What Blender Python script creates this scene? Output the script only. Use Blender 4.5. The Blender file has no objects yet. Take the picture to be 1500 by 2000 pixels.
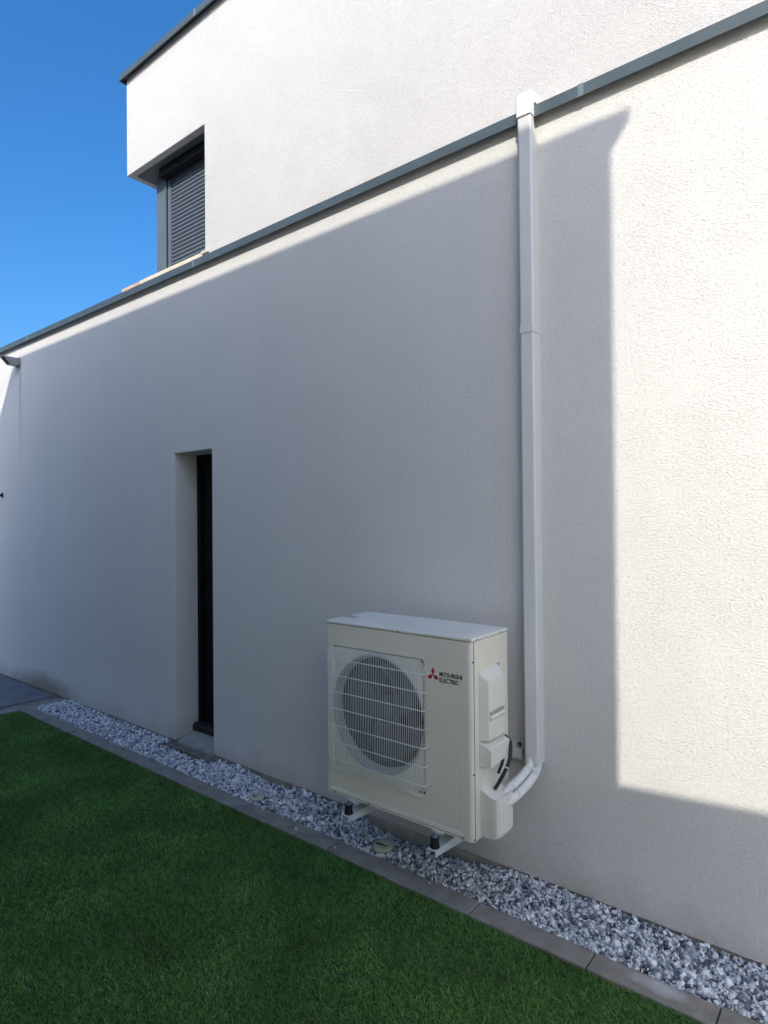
import bpy, bmesh, math, random
import numpy as np
from mathutils import Vector, Matrix
R = math.radians
random.seed(5)
S = bpy.context.scene
COL = S.collection

# ------------------------------------------------------------------ camera
cd = bpy.data.cameras.new('camera'); cam = bpy.data.objects.new('camera', cd); COL.objects.link(cam)
F_ = Vector((-0.62194192, 0.78300745, 0.00935821)); R_ = Vector((0.78295978, 0.62200962, -0.00883245)); U_ = Vector((0.01273677, -0.00183383, 0.9999172))
cam.matrix_world = Matrix(((R_.x, U_.x, -F_.x, 0.0), (R_.y, U_.y, -F_.y, -2.76284), (R_.z, U_.z, -F_.z, 1.73618), (0, 0, 0, 1)))
cd.sensor_fit = 'VERTICAL'; cd.sensor_height = 24.0; cd.sensor_width = 18.0
cd.lens = 1199.457 / 2000 * 24.0
cd.clip_start = 0.05; cd.clip_end = 2000
S.camera = cam

# ------------------------------------------------------------------ light
SUN_AZ, SUN_EL = 28.0, 33.5            # azimuth measured from the wall's normal towards +X
w = bpy.data.worlds.new('World'); S.world = w; w.use_nodes = True
wn = w.node_tree.nodes; wl = w.node_tree.links
bg = wn['Background']
sky = wn.new('ShaderNodeTexSky'); sky.sky_type = 'NISHITA'; sky.sun_disc = False
sky.sun_elevation = R(SUN_EL); sky.sun_rotation = R(180 - SUN_AZ)
sky.altitude = 0; sky.air_density = 1.1; sky.dust_density = 4.0; sky.ozone_density = 7.5
hs = wn.new('ShaderNodeHueSaturation'); hs.inputs['Saturation'].default_value = 1.21
wl.new(sky.outputs[0], hs.inputs['Color']); wl.new(hs.outputs[0], bg.inputs[0]); bg.inputs[1].default_value = 0.15
sl = bpy.data.lights.new('sun', 'SUN'); so = bpy.data.objects.new('sun', sl); COL.objects.link(so)
sl.energy = 2.3; sl.angle = R(0.43); sl.color = (1.0, 0.945, 0.845)
tosun = Vector((math.sin(R(SUN_AZ)) * math.cos(R(SUN_EL)), -math.cos(R(SUN_AZ)) * math.cos(R(SUN_EL)), math.sin(R(SUN_EL))))
so.rotation_euler = tosun.to_track_quat('Z', 'Y').to_euler(); so.location = (3, -6, 12)
S.view_settings.view_transform = 'Standard'; S.view_settings.look = 'None'
S.view_settings.gamma = 1.0; S.view_settings.use_curve_mapping = False
S.view_settings.exposure = 0.74

# ------------------------------------------------------------------ materials
def mat(name, rgb, rough=0.8, metal=0.0, spec=0.5, vary=0.0, vscale=3.0, bump=0.0, bscale=100.0, bdist=0.004, extra=None):
    m = bpy.data.materials.new(name); m.use_nodes = True
    nt = m.node_tree; n = nt.nodes; l = nt.links; b = n['Principled BSDF']
    b.inputs['Roughness'].default_value = rough; b.inputs['Metallic'].default_value = metal
    b.inputs['Specular IOR Level'].default_value = spec
    b.inputs['Base Color'].default_value = (*rgb, 1)
    tc = n.new('ShaderNodeTexCoord'); co = tc.outputs['Object']
    col = None
    if vary:
        t = n.new('ShaderNodeTexNoise'); t.inputs['Scale'].default_value = vscale; t.inputs['Detail'].default_value = 6
        l.new(co, t.inputs['Vector'])
        r = n.new('ShaderNodeValToRGB'); r.color_ramp.elements[0].position = 0.3; r.color_ramp.elements[1].position = 0.7
        r.color_ramp.elements[0].color = (*[c * (1 - vary) for c in rgb], 1)
        r.color_ramp.elements[1].color = (*[min(1, c * (1 + vary)) for c in rgb], 1)
        l.new(t.outputs['Fac'], r.inputs[0]); col = r.outputs[0]
        l.new(col, b.inputs['Base Color'])
    if bump:
        t2 = n.new('ShaderNodeTexNoise'); t2.inputs['Scale'].default_value = bscale; t2.inputs['Detail'].default_value = 3
        l.new(co, t2.inputs['Vector'])
        bp = n.new('ShaderNodeBump'); bp.inputs['Strength'].default_value = bump; bp.inputs['Distance'].default_value = bdist
        l.new(t2.outputs['Fac'], bp.inputs['Height']); l.new(bp.outputs[0], b.inputs['Normal'])
    if extra: extra(n, l, b, co, col)
    return m

def math_(n, l, op, a, b=None, c=None, clamp=False):
    m = n.new('ShaderNodeMath'); m.operation = op; m.use_clamp = clamp
    for i, v in enumerate((a, b, c)):
        if v is None: continue
        if isinstance(v, (int, float)): m.inputs[i].default_value = v
        else: l.new(v, m.inputs[i])
    return m.outputs[0]

def mixc(n, l, f, a, b, mode='MIX'):
    m = n.new('ShaderNodeMix'); m.data_type = 'RGBA'; m.blend_type = mode
    if isinstance(f, (int, float)): m.inputs[0].default_value = f
    else: l.new(f, m.inputs[0])
    for i, v in ((6, a), (7, b)):
        if isinstance(v, tuple): m.inputs[i].default_value = (*v, 1)
        else: l.new(v, m.inputs[i])
    return m.outputs[2]

def stucco(name, rgb, dirt=True):
    m = bpy.data.materials.new(name); m.use_nodes = True
    nt = m.node_tree; n = nt.nodes; l = nt.links; b = n['Principled BSDF']
    b.inputs['Roughness'].default_value = 0.93; b.inputs['Specular IOR Level'].default_value = 0.2
    co = n.new('ShaderNodeTexCoord').outputs['Object']
    # broad uneven tone
    t = n.new('ShaderNodeTexNoise'); t.inputs['Scale'].default_value = 0.9; t.inputs['Detail'].default_value = 4; t.inputs['Roughness'].default_value = 0.6
    l.new(co, t.inputs['Vector'])
    f = math_(n, l, 'MULTIPLY_ADD', t.outputs['Fac'], 0.16, 0.92)
    t3 = n.new('ShaderNodeTexNoise'); t3.inputs['Scale'].default_value = 75; t3.inputs['Detail'].default_value = 5; t3.inputs['Roughness'].default_value = 0.75; l.new(co, t3.inputs['Vector'])
    f2 = math_(n, l, 'MULTIPLY_ADD', t3.outputs['Fac'], 0.46, 0.77)
    f = math_(n, l, 'MULTIPLY', f, f2)
    # pits: small dark pores of the scratched render
    v = n.new('ShaderNodeTexVoronoi'); v.inputs['Scale'].default_value = 80; mv = n.new('ShaderNodeMapping'); mv.inputs['Scale'].default_value = (0.6, 1, 1.25); l.new(co, mv.inputs['Vector']); l.new(mv.outputs[0], v.inputs['Vector'])
    pit = math_(n, l, 'LESS_THAN', v.outputs['Distance'], 0.17)
    vc = n.new('ShaderNodeSeparateColor'); l.new(v.outputs['Color'], vc.inputs[0])
    pit = math_(n, l, 'MULTIPLY', pit, math_(n, l, 'GREATER_THAN', vc.outputs[0], 0.55))
    f = math_(n, l, 'MULTIPLY', f, math_(n, l, 'MULTIPLY_ADD', pit, -0.24, 1.0))
    cb = n.new('ShaderNodeCombineColor')
    for i in range(3): l.new(math_(n, l, 'MULTIPLY', f, rgb[i]), cb.inputs[i])
    col = cb.outputs[0]
    if dirt:
        sp = n.new('ShaderNodeSeparateXYZ'); l.new(co, sp.inputs[0])
        nz = n.new('ShaderNodeTexNoise'); nz.inputs['Scale'].default_value = 2.2; nz.inputs['Detail'].default_value = 5; nz.inputs['Roughness'].default_value = 0.65
        l.new(co, nz.inputs['Vector'])
        # splash dirt: within ~0.2 m above the gravel, broken up by noise
        h = math_(n, l, 'MULTIPLY_ADD', nz.outputs['Fac'], 0.42, -0.04)
        g = math_(n, l, 'DIVIDE', math_(n, l, 'SUBTRACT', h, sp.outputs['Z']), 0.22, clamp=True)
        g = math_(n, l, 'MULTIPLY', g, 0.55)
        col = mixc(n, l, g, col, (0.42, 0.37, 0.29))
        # heavier brown splash near the terrace
        dx = math_(n, l, 'DIVIDE', math_(n, l, 'ABSOLUTE', math_(n, l, 'ADD', sp.outputs['X'], 6.75)), 0.75)
        dz = math_(n, l, 'DIVIDE', sp.outputs['Z'], 0.20)
        r2 = math_(n, l, 'ADD', math_(n, l, 'MULTIPLY', dx, dx), math_(n, l, 'MULTIPLY', dz, dz))
        s = math_(n, l, 'SUBTRACT', math_(n, l, 'MULTIPLY_ADD', nz.outputs['Fac'], 1.3, 0.45), r2, clamp=True)
        col = mixc(n, l, math_(n, l, 'MULTIPLY', s, 0.7), col, (0.27, 0.20, 0.14))
        # rust-grey run under the spout
        dx = math_(n, l, 'DIVIDE', math_(n, l, 'ABSOLUTE', math_(n, l, 'ADD', sp.outputs['X'], 7.225)), 0.05)
        s = math_(n, l, 'SUBTRACT', 1.0, dx, clamp=True)
        zz = math_(n, l, 'MULTIPLY', math_(n, l, 'DIVIDE', math_(n, l, 'SUBTRACT', sp.outputs['Z'], 2.2), 1.3, clamp=True), math_(n, l, 'LESS_THAN', sp.outputs['Z'], 3.46))
        s = math_(n, l, 'MULTIPLY', s, math_(n, l, 'MULTIPLY', zz, 0.55))
        col = mixc(n, l, s, col, (0.30, 0.25, 0.25))
        # faint vertical rain runs below the coping
        ms = n.new('ShaderNodeMapping'); ms.inputs['Scale'].default_value = (7, 1, 0.25); l.new(co, ms.inputs['Vector'])
        ns = n.new('ShaderNodeTexNoise'); ns.inputs['Scale'].default_value = 1.0; ns.inputs['Detail'].default_value = 5; l.new(ms.outputs[0], ns.inputs['Vector'])
        run = math_(n, l, 'MULTIPLY', math_(n, l, 'SUBTRACT', ns.outputs['Fac'], 0.52, clamp=True), math_(n, l, 'MULTIPLY_ADD', sp.outputs['Z'], 0.28, -0.10, clamp=True))
        col = mixc(n, l, math_(n, l, 'MULTIPLY', run, 0.22), col, (0.33, 0.31, 0.28))
    l.new(col, b.inputs['Base Color'])
    # grain relief: worm-like grains of a scraped render
    mp = n.new('ShaderNodeMapping'); mp.inputs['Scale'].default_value = (0.75, 1, 1.15); l.new(co, mp.inputs['Vector'])
    wt = n.new('ShaderNodeTexNoise'); wt.inputs['Scale'].default_value = 120; wt.inputs['Detail'].default_value = 4.0; wt.inputs['Roughness'].default_value = 0.62; wt.inputs['Distortion'].default_value = 0.12
    l.new(mp.outputs[0], wt.inputs['Vector'])
    lo_ = n.new('ShaderNodeTexNoise'); lo_.inputs['Scale'].default_value = 5; lo_.inputs['Detail'].default_value = 3; l.new(co, lo_.inputs['Vector'])
    amp = math_(n, l, 'MULTIPLY_ADD', lo_.outputs['Fac'], 1.1, 0.40)
    hsum = math_(n, l, 'MULTIPLY', math_(n, l, 'SMOOTH_MIN', wt.outputs['Fac'], 0.54, 0.10), amp)
    hsum = math_(n, l, 'SUBTRACT', hsum, math_(n, l, 'MULTIPLY', pit, 0.35))
    bp = n.new('ShaderNodeBump'); bp.inputs['Strength'].default_value = 0.75; bp.inputs['Distance'].default_value = 0.0115
    l.new(hsum, bp.inputs['Height']); l.new(bp.outputs[0], b.inputs['Normal'])
    return m

M = {}
M['stucco'] = stucco('stucco', (0.71, 0.682, 0.638))
M['stucco_up'] = stucco('stucco_upper', (0.605, 0.578, 0.545), dirt=False)
M['stucco_n'] = stucco('stucco_neighbour', (0.72, 0.69, 0.62), dirt=False)
M['zinc'] = mat('coping_paint', (0.075, 0.098, 0.108), 0.42, 0.0, 0.5, vary=0.10, vscale=6)
M['joint'] = mat('coping_joint', (0.16, 0.20, 0.22), 0.4, 0.0, 0.5, vary=0.1, vscale=20)
M['anthracite'] = mat('anthracite_aluminium', (0.11, 0.145, 0.165), 0.6, 0.0, 0.2, vary=0.06, vscale=8)
M['slat'] = mat('slat_paint', (0.125, 0.145, 0.175), 0.65, 0.0, 0.2, vary=0.05, vscale=12)
M['door'] = mat('door_paint', (0.006, 0.007, 0.009), 0.6, 0, 0.15, vary=0.2, vscale=5)
M['rubber'] = mat('black_rubber', (0.012, 0.012, 0.014), 0.6, 0, 0.4, vary=0.2, vscale=30)
M['cable'] = mat('black_cable', (0.01, 0.01, 0.012), 0.5, 0, 0.5, vary=0.2, vscale=30)
M['concrete'] = mat('sill_concrete', (0.33, 0.33, 0.30), 0.9, 0, 0.2, vary=0.18, vscale=9, bump=0.4, bscale=120)
M['ledge'] = mat('ledge_mortar', (0.20, 0.17, 0.15), 0.95, 0, 0.2, vary=0.3, vscale=14, bump=0.6, bscale=60)
M['found'] = mat('foundation_concrete', (0.42, 0.39, 0.32), 0.95, 0, 0.2, vary=0.25, vscale=8, bump=0.5, bscale=70)
def kerb_stain(n, l, b, co, col):
    sp = n.new('ShaderNodeSeparateXYZ'); l.new(co, sp.inputs[0])
    dx = math_(n, l, 'DIVIDE', math_(n, l, 'ADD', sp.outputs['X'], 0.63), 0.13); dy = math_(n, l, 'DIVIDE', math_(n, l, 'ADD', sp.outputs['Y'], 0.362), 0.045)
    r2 = math_(n, l, 'ADD', math_(n, l, 'MULTIPLY', dx, dx), math_(n, l, 'MULTIPLY', dy, dy))
    t = n.new('ShaderNodeTexNoise'); t.inputs['Scale'].default_value = 14; t.inputs['Detail'].default_value = 5; l.new(co, t.inputs['Vector'])
    f = math_(n, l, 'SUBTRACT', math_(n, l, 'MULTIPLY', t.outputs['Fac'], 1.7), r2, clamp=True)
    l.new(mixc(n, l, math_(n, l, 'MULTIPLY', f, 0.75), col, (0.62, 0.62, 0.60)), b.inputs['Base Color'])
M['kerb'] = mat('kerb_concrete', (0.27, 0.243, 0.205), 0.92, 0, 0.25, vary=0.22, vscale=11, bump=0.4, bscale=150, bdist=0.003, extra=kerb_stain)
M['patio'] = mat('patio_slab', (0.17, 0.175, 0.185), 0.85, 0, 0.3, vary=0.2, vscale=5, bump=0.3, bscale=150, bdist=0.002)
M['earth'] = mat('earth', (0.025, 0.035, 0.018), 0.95, 0, 0.1, vary=0.3, vscale=12, bump=0.5, bscale=40)
M['bed'] = mat('gravel_bed', (0.07, 0.075, 0.085), 0.95, 0, 0.1, vary=0.4, vscale=40, bump=0.7, bscale=60)
M['brick'] = mat('brick_clay', (0.64, 0.43, 0.31), 0.9, 0, 0.2, vary=0.2, vscale=14, bump=0.4, bscale=80)
M['sillstone'] = mat('upstand_mortar', (0.66, 0.58, 0.44), 0.9, 0, 0.2, vary=0.14, vscale=7, bump=0.4, bscale=90)
M['duct'] = mat('duct_plastic', (0.69, 0.675, 0.63), 0.42, 0, 0.5, vary=0.03, vscale=5)
M['unit'] = mat('unit_paint', (0.78, 0.725, 0.60), 0.42, 0, 0.5, vary=0.035, vscale=4, bump=0.05, bscale=400, bdist=0.001)
M['unit_top'] = mat('unit_lid_paint', (0.78, 0.75, 0.66), 0.35, 0, 0.5, vary=0.04, vscale=4)
M['plastic'] = mat('cover_plastic', (0.76, 0.73, 0.63), 0.5, 0, 0.45, vary=0.04, vscale=8, bump=0.06, bscale=500, bdist=0.001)
M['wire'] = mat('grille_coating', (0.80, 0.81, 0.75), 0.4, 0, 0.5, vary=0.05, vscale=30)
M['bell'] = mat('bell_mouth_plastic', (0.40, 0.40, 0.37), 0.55, 0, 0.3, vary=0.04, vscale=8)
M['dark'] = mat('fan_dark', (0.02, 0.022, 0.026), 0.6, 0, 0.4, vary=0.3, vscale=6)
M['fan'] = mat('fan_plastic', (0.05, 0.055, 0.06), 0.35, 0, 0.5, vary=0.15, vscale=10)
M['coil'] = mat('coil_fins', (0.006, 0.007, 0.008), 0.8, 0.0, 0.1, vary=0.3, vscale=40, bump=0.5, bscale=300)
M['white'] = mat('white_steel', (0.68, 0.69, 0.66), 0.45, 0, 0.5, vary=0.05, vscale=12)
M['steel'] = mat('zinc_bolt', (0.40, 0.43, 0.48), 0.32, 0.9, 0.5, vary=0.15, vscale=60)
M['screw'] = mat('screw_steel', (0.10, 0.10, 0.10), 0.4, 0.8, 0.5, vary=0.2, vscale=60)
M['pipe'] = mat('pipe_insulation', (0.78, 0.76, 0.71), 0.65, 0, 0.3, vary=0.05, vscale=18, bump=0.3, bscale=45, bdist=0.003)
M['red'] = mat('emblem_red', (0.42, 0.012, 0.025), 0.45, 0, 0.4, vary=0.05, vscale=40)
M['black'] = mat('lettering_black', (0.012, 0.012, 0.014), 0.5, 0, 0.4, vary=0.1, vscale=40)
M['sticker'] = mat('sticker_paper', (0.62, 0.63, 0.62), 0.5, 0, 0.4, vary=0.04, vscale=30)
M['capp'] = mat('cap_plastic', (0.50, 0.48, 0.34), 0.55, 0, 0.4, vary=0.15, vscale=30, bump=0.2, bscale=150)
M['spout'] = mat('spout_zinc', (0.30, 0.30, 0.31), 0.5, 0.3, 0.5, vary=0.15, vscale=20)
M['roof'] = mat('roof_gravel', (0.40, 0.38, 0.35), 0.9, 0, 0.3, vary=0.2, vscale=2)
M['glass'] = mat('dark_glass', (0.03, 0.035, 0.04), 0.08, 0, 0.7, vary=0.05, vscale=2)

def stone_mat():
    def ex(n, l, b, co, col):
        a = n.new('ShaderNodeAttribute'); a.attribute_name = 'tone'
        t = n.new('ShaderNodeTexNoise'); t.inputs['Scale'].default_value = 130; t.inputs['Detail'].default_value = 3; t.inputs['Distortion'].default_value = 1.2
        l.new(co, t.inputs['Vector'])
        f = math_(n, l, 'MULTIPLY_ADD', t.outputs['Fac'], 0.7, 0.65)
        c = mixc(n, l, 1.0, a.outputs['Color'], (1, 1, 1), 'MULTIPLY')
        cb = n.new('ShaderNodeVectorMath'); cb.operation = 'SCALE'; l.new(c, cb.inputs[0]); l.new(f, cb.inputs['Scale'])
        l.new(cb.outputs[0], b.inputs['Base Color'])
    return mat('marble_gravel', (0.4, 0.42, 0.46), 0.75, 0, 0.35, extra=ex)
def grass_mat():
    def ex(n, l, b, co, col):
        a = n.new('ShaderNodeAttribute'); a.attribute_name = 'tone'
        t = n.new('ShaderNodeTexNoise'); t.inputs['Scale'].default_value = 2.6; t.inputs['Detail'].default_value = 5; l.new(co, t.inputs['Vector'])
        f = math_(n, l, 'MULTIPLY_ADD', t.outputs['Fac'], 1.5, 0.25)
        cb = n.new('ShaderNodeVectorMath'); cb.operation = 'SCALE'; l.new(a.outputs['Color'], cb.inputs[0]); l.new(f, cb.inputs['Scale'])
        l.new(cb.outputs[0], b.inputs['Base Color'])
        tr = n.new('ShaderNodeBsdfTranslucent'); l.new(cb.outputs[0], tr.inputs['Color'])
        mx = n.new('ShaderNodeMixShader'); mx.inputs[0].default_value = 0.35
        out = n['Material Output']; l.new(b.outputs[0], mx.inputs[1]); l.new(tr.outputs[0], mx.inputs[2]); l.new(mx.outputs[0], out.inputs['Surface'])
    return mat('turf_blades', (0.04, 0.08, 0.02), 0.6, 0, 0.25, extra=ex)
M['stone'] = stone_mat(); M['grass'] = grass_mat()

# ------------------------------------------------------------------ mesh helpers
def link(name, me, parent=None, m=None, smooth=False):
    o = bpy.data.objects.new(name, me); COL.objects.link(o)
    if m is not None:
        me.materials.clear(); me.materials.append(m)
    if parent is not None: o.parent = parent
    if smooth:
        me.polygons.foreach_set('use_smooth', [True] * len(me.polygons))
    return o
def obj(name, bm, m, parent=None, smooth=False, bevel=0, seg=2, angle=35):
    bmesh.ops.recalc_face_normals(bm, faces=bm.faces)
    me = bpy.data.meshes.new(name); bm.to_mesh(me); bm.free()
    o = link(name, me, parent, m, smooth)
    if bevel:
        b = o.modifiers.new('bevel', 'BEVEL'); b.width = bevel; b.segments = seg; b.limit_method = 'ANGLE'; b.angle_limit = R(angle)
        b.harden_normals = False
        if smooth is False: pass
    return o
def box(bm, x0, x1, y0, y1, z0, z1):
    v = [bm.verts.new((x, y, z)) for x in (x0, x1) for y in (y0, y1) for z in (z0, z1)]
    for f in ((0, 1, 3, 2), (4, 6, 7, 5), (0, 4, 5, 1), (2, 3, 7, 6), (0, 2, 6, 4), (1, 5, 7, 3)):
        bm.faces.new([v[i] for i in f])
def prism_y(bm, pts, y0, y1):           # polygon in XZ, extruded along Y
    a = [bm.verts.new((x, y0, z)) for x, z in pts]; b = [bm.verts.new((x, y1, z)) for x, z in pts]
    bm.faces.new(a); bm.faces.new(b[::-1])
    for i in range(len(pts)):
        j = (i + 1) % len(pts); bm.faces.new((a[i], b[i], b[j], a[j]))
def prism_x(bm, pts, x0, x1):           # polygon in YZ, extruded along X
    a = [bm.verts.new((x0, y, z)) for y, z in pts]; b = [bm.verts.new((x1, y, z)) for y, z in pts]
    bm.faces.new(a); bm.faces.new(b[::-1])
    for i in range(len(pts)):
        j = (i + 1) % len(pts); bm.faces.new((a[i], b[i], b[j], a[j]))
def prism_z(bm, pts, z0, z1):
    a = [bm.verts.new((x, y, z0)) for x, y in pts]; b = [bm.verts.new((x, y, z1)) for x, y in pts]
    bm.faces.new(a); bm.faces.new(b[::-1])
    for i in range(len(pts)):
        j = (i + 1) % len(pts); bm.faces.new((a[i], b[i], b[j], a[j]))
def tube(bm, pts, r, n=10, rs=None, caps=True):
    pts = [Vector(p) for p in pts]; rings = []; up = None
    for i, p in enumerate(pts):
        t = (pts[min(i + 1, len(pts) - 1)] - pts[max(i - 1, 0)]).normalized()
        if up is None:
            up = Vector((0, 0, 1)) if abs(t.z) < .9 else Vector((1, 0, 0))
        s = t.cross(up).normalized(); up = s.cross(t).normalized()
        rr = rs[i] if rs else r
        rings.append([bm.verts.new(p + (s * math.cos(a) + up * math.sin(a)) * rr) for a in [2 * math.pi * k / n for k in range(n)]])
    for a, b in zip(rings, rings[1:]):
        for k in range(n): bm.faces.new((a[k], a[(k + 1) % n], b[(k + 1) % n], b[k]))
    if caps: bm.faces.new(rings[0][::-1]); bm.faces.new(rings[-1])
def spline(P, n=8):
    P = [Vector(p) for p in P]; Q = [P[0] * 2 - P[1]] + P + [P[-1] * 2 - P[-2]]; out = []
    for i in range(1, len(Q) - 2):
        for k in range(n):
            t = k / n
            out.append(0.5 * ((2 * Q[i]) + (-Q[i - 1] + Q[i + 1]) * t + (2 * Q[i - 1] - 5 * Q[i] + 4 * Q[i + 1] - Q[i + 2]) * t * t + (-Q[i - 1] + 3 * Q[i] - 3 * Q[i + 1] + Q[i + 2]) * t ** 3))
    out.append(P[-1]); return out
def lathe_y(bm, cx, cz, prof, n=96):    # profile of (radius, y) round a Y axis
    rings = []
    for r, y in prof:
        rings.append([bm.verts.new((cx + r * math.cos(2 * math.pi * k / n), y, cz + r * math.sin(2 * math.pi * k / n))) for k in range(n)])
    for a, b in zip(rings, rings[1:]):
        for k in range(n): bm.faces.new((a[k], a[(k + 1) % n], b[(k + 1) % n], b[k]))
    return rings
def lathe_z(bm, cx, cy, prof, n=24):
    rings = []
    for r, z in prof:
        rings.append([bm.verts.new((cx + r * math.cos(2 * math.pi * k / n), cy + r * math.sin(2 * math.pi * k / n), z)) for k in range(n)])
    for a, b in zip(rings, rings[1:]):
        for k in range(n): bm.faces.new((a[k], a[(k + 1) % n], b[(k + 1) % n], b[k]))
    bm.faces.new(rings[0][::-1]); bm.faces.new(rings[-1])
def thing(name, label, cat, loc, group=None):
    o = bpy.data.objects.new(name, None); COL.objects.link(o); o.location = loc; o.empty_display_size = .2
    o['label'] = label; o['category'] = cat
    if group: o['group'] = group
    return o
def tag(o, label=None, cat=None, kind=None, group=None):
    if label: o['label'] = label
    if cat: o['category'] = cat
    if kind: o['kind'] = kind
    if group: o['group'] = group
    return o
def adopt(root):                        # parts are modelled in world space: keep them there under a moved Empty
    inv = Matrix.Translation(root.location).inverted()
    for c in COL.objects:
        if c.parent is root: c.matrix_parent_inverse = inv

# ------------------------------------------------------------------ ground
bm = bmesh.new(); box(bm, -400, 400, -400, 400, -0.6, -0.10)
tag(obj('ground', bm, M['earth']), kind='structure')
bm = bmesh.new(); box(bm, -6.27, 1.198, -9.0, -0.425, -0.099, -0.016)
tag(obj('lawn_soil', bm, mat('turf_backing', (0.05, 0.10, 0.03), 0.95, 0, 0.1, vary=0.3, vscale=30)), kind='structure')
# terrace at the far left, each slab a part
patio = bpy.data.objects.new('patio', None); COL.objects.link(patio); patio['kind'] = 'structure'
bm = bmesh.new(); box(bm, -16, -6.375, -9.0, -0.012, -0.098, -0.035)
obj('bedding', bm, M['found'], patio)
sx = [-6.378 - .9 * k for k in range(9)]; sy = [-0.015 - .9 * k for k in range(8)]
slabmesh = None
for i, x1 in enumerate(sx):
    for j, y1 in enumerate(sy):
        if slabmesh is None:
            bm = bmesh.new(); box(bm, -.447, .447, -.447, .447, -.033, 0)
            o = obj('paving_slab', bm, M['patio'], patio, bevel=.003); slabmesh = o.data
        else:
            o = bpy.data.objects.new('paving_slab', slabmesh); COL.objects.link(o); o.parent = patio
            b = o.modifiers.new('bevel', 'BEVEL'); b.width = .003; b.segments = 1
        o.location = (x1 - .45, y1 - .45, random.uniform(-.001, .001))
# kerb: each stone a part
kerb = bpy.data.objects.new('kerb', None); COL.objects.link(kerb); kerb['kind'] = 'structure'
jx = [-6.14, -5.66, -5.17, -4.70, -4.21, -3.72, -3.23, -2.738, -2.254, -1.862, -1.402, -0.882, -0.438, 0.03, .5, .97, 1.195]
for a, b in zip(jx, jx[1:]):
    bm = bmesh.new(); g = .0022
    dz = random.uniform(-.002, .002); dy = random.uniform(-.002, .002)
    box(bm, a + g, b - g, -0.432 + dy, -0.322 + dy, -0.095, 0.004 + dz)
    bmesh.ops.subdivide_edges(bm, edges=bm.edges[:], cuts=1)
    obj('kerb_stone', bm, M['kerb'], kerb, bevel=.006, seg=2)
yy = -0.322
while yy > -6:
    y2 = yy - .48 if yy < -.4 else -0.60
    bm = bmesh.new(); box(bm, -6.268, -6.145, y2 + .002, yy - .002, -0.095, 0.004)
    if yy > -.4: bm.free(); bm = bmesh.new(); box(bm, -6.268, -6.145, -0.60, -0.002 - .01, -0.095, 0.002)
    obj('kerb_stone', bm, M['kerb'], kerb, bevel=.006, seg=2)
    yy = y2
bm = bmesh.new(); box(bm, -6.374, -6.270, -6.5, -0.012, -0.097, -0.006)
obj('border_strip', bm, M['ledge'], kerb, bevel=.004)

bm = bmesh.new(); box(bm, 1.2, 30, -30, -0.005, -0.099, -0.004)
tag(obj('terrace', bm, mat('pale_terrace', (0.50, 0.46, 0.38), 0.85, 0, 0.3, vary=0.12, vscale=3)), kind='structure')
# gravel bed surface: height dips against the wall where the footing shows
def gz(x, y):
    h = -0.010
    for cx, w_, d in ((-1.98, .42, .060), (-3.12, .18, .032), (-3.75, .22, .018), (-4.1, .25, .03)):
        h -= d * np.exp(-((x - cx) / w_) ** 4) * np.clip((y + .17) / .15, 0, 1)
    h += 0.004 * np.sin(x * 7 + y * 9) * np.cos(x * 3.1 - y * 13)
    return h
gx = np.linspace(-6.14, 1.195, 184); gy = np.linspace(-0.325, 0.010, 14)
vs = [(x, y, float(gz(x, y)) - .016) for x in gx for y in gy]
nf = len(gy); fs = [(i * nf + j, (i + 1) * nf + j, (i + 1) * nf + j + 1, i * nf + j + 1) for i in range(len(gx) - 1) for j in range(nf - 1)]
me = bpy.data.meshes.new('gravel_bed'); me.from_pydata(vs, [], fs)
tag(link('gravel_bed', me, None, M['bed']), kind='structure')

# gravel stones
bm = bmesh.new(); bmesh.ops.create_cube(bm, size=1.5); bm.verts.ensure_lookup_table(); bmesh.ops.bevel(bm, geom=[bm.verts[0], bm.verts[3], bm.verts[5], bm.verts[6]], offset=.55, affect='VERTICES'); bmesh.ops.triangulate(bm, faces=bm.faces)
icoV = np.array([v.co[:] for v in bm.verts]); icoF = np.array([[v.index for v in f.verts] for f in bm.faces]); bm.free()
rng = np.random.default_rng(3)
CAPS = [(-3.020, -.255, .045), (-2.045, -.215, .058)]
def rot_random(n):
    q = rng.normal(size=(n, 4)); q /= np.linalg.norm(q, axis=1)[:, None]
    a, b, c, d = q.T
    return np.stack([np.stack([1 - 2 * (c * c + d * d), 2 * (b * c - a * d), 2 * (b * d + a * c)], 1),
                     np.stack([2 * (b * c + a * d), 1 - 2 * (b * b + d * d), 2 * (c * d - a * b)], 1),
                     np.stack([2 * (b * d - a * c), 2 * (c * d + a * b), 1 - 2 * (b * b + c * c)], 1)], 1)
def raw_mesh(name, V, Fc, tone):
    me = bpy.data.meshes.new(name)
    k = Fc.shape[1]
    me.vertices.add(len(V)); me.vertices.foreach_set('co', V.astype(np.float32).ravel())
    me.loops.add(Fc.size); me.loops.foreach_set('vertex_index', Fc.astype(np.int32).ravel())
    me.polygons.add(len(Fc)); me.polygons.foreach_set('loop_start', np.arange(0, Fc.size, k, dtype=np.int32))
    me.polygons.foreach_set('loop_total', np.full(len(Fc), k, dtype=np.int32))
    a = me.color_attributes.new('tone', 'FLOAT_COLOR', 'POINT')
    c = np.ones((len(V), 4), np.float32); c[:, :3] = tone; a.data.foreach_set('color', c.ravel())
    me.update(calc_edges=True); return me
n = 27000
x = rng.uniform(-6.13, 1.18, n); y = rng.uniform(-.318, -.004, n)
keep = np.ones(n, bool)
for cx, cy, cr in CAPS: keep &= (x - cx) ** 2 + (y - cy) ** 2 > (cr + .008) ** 2
keep &= ~((x > -4.37) & (x < -3.73) & (y > -.095))
x, y = x[keep], y[keep]; n = len(x)
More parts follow.
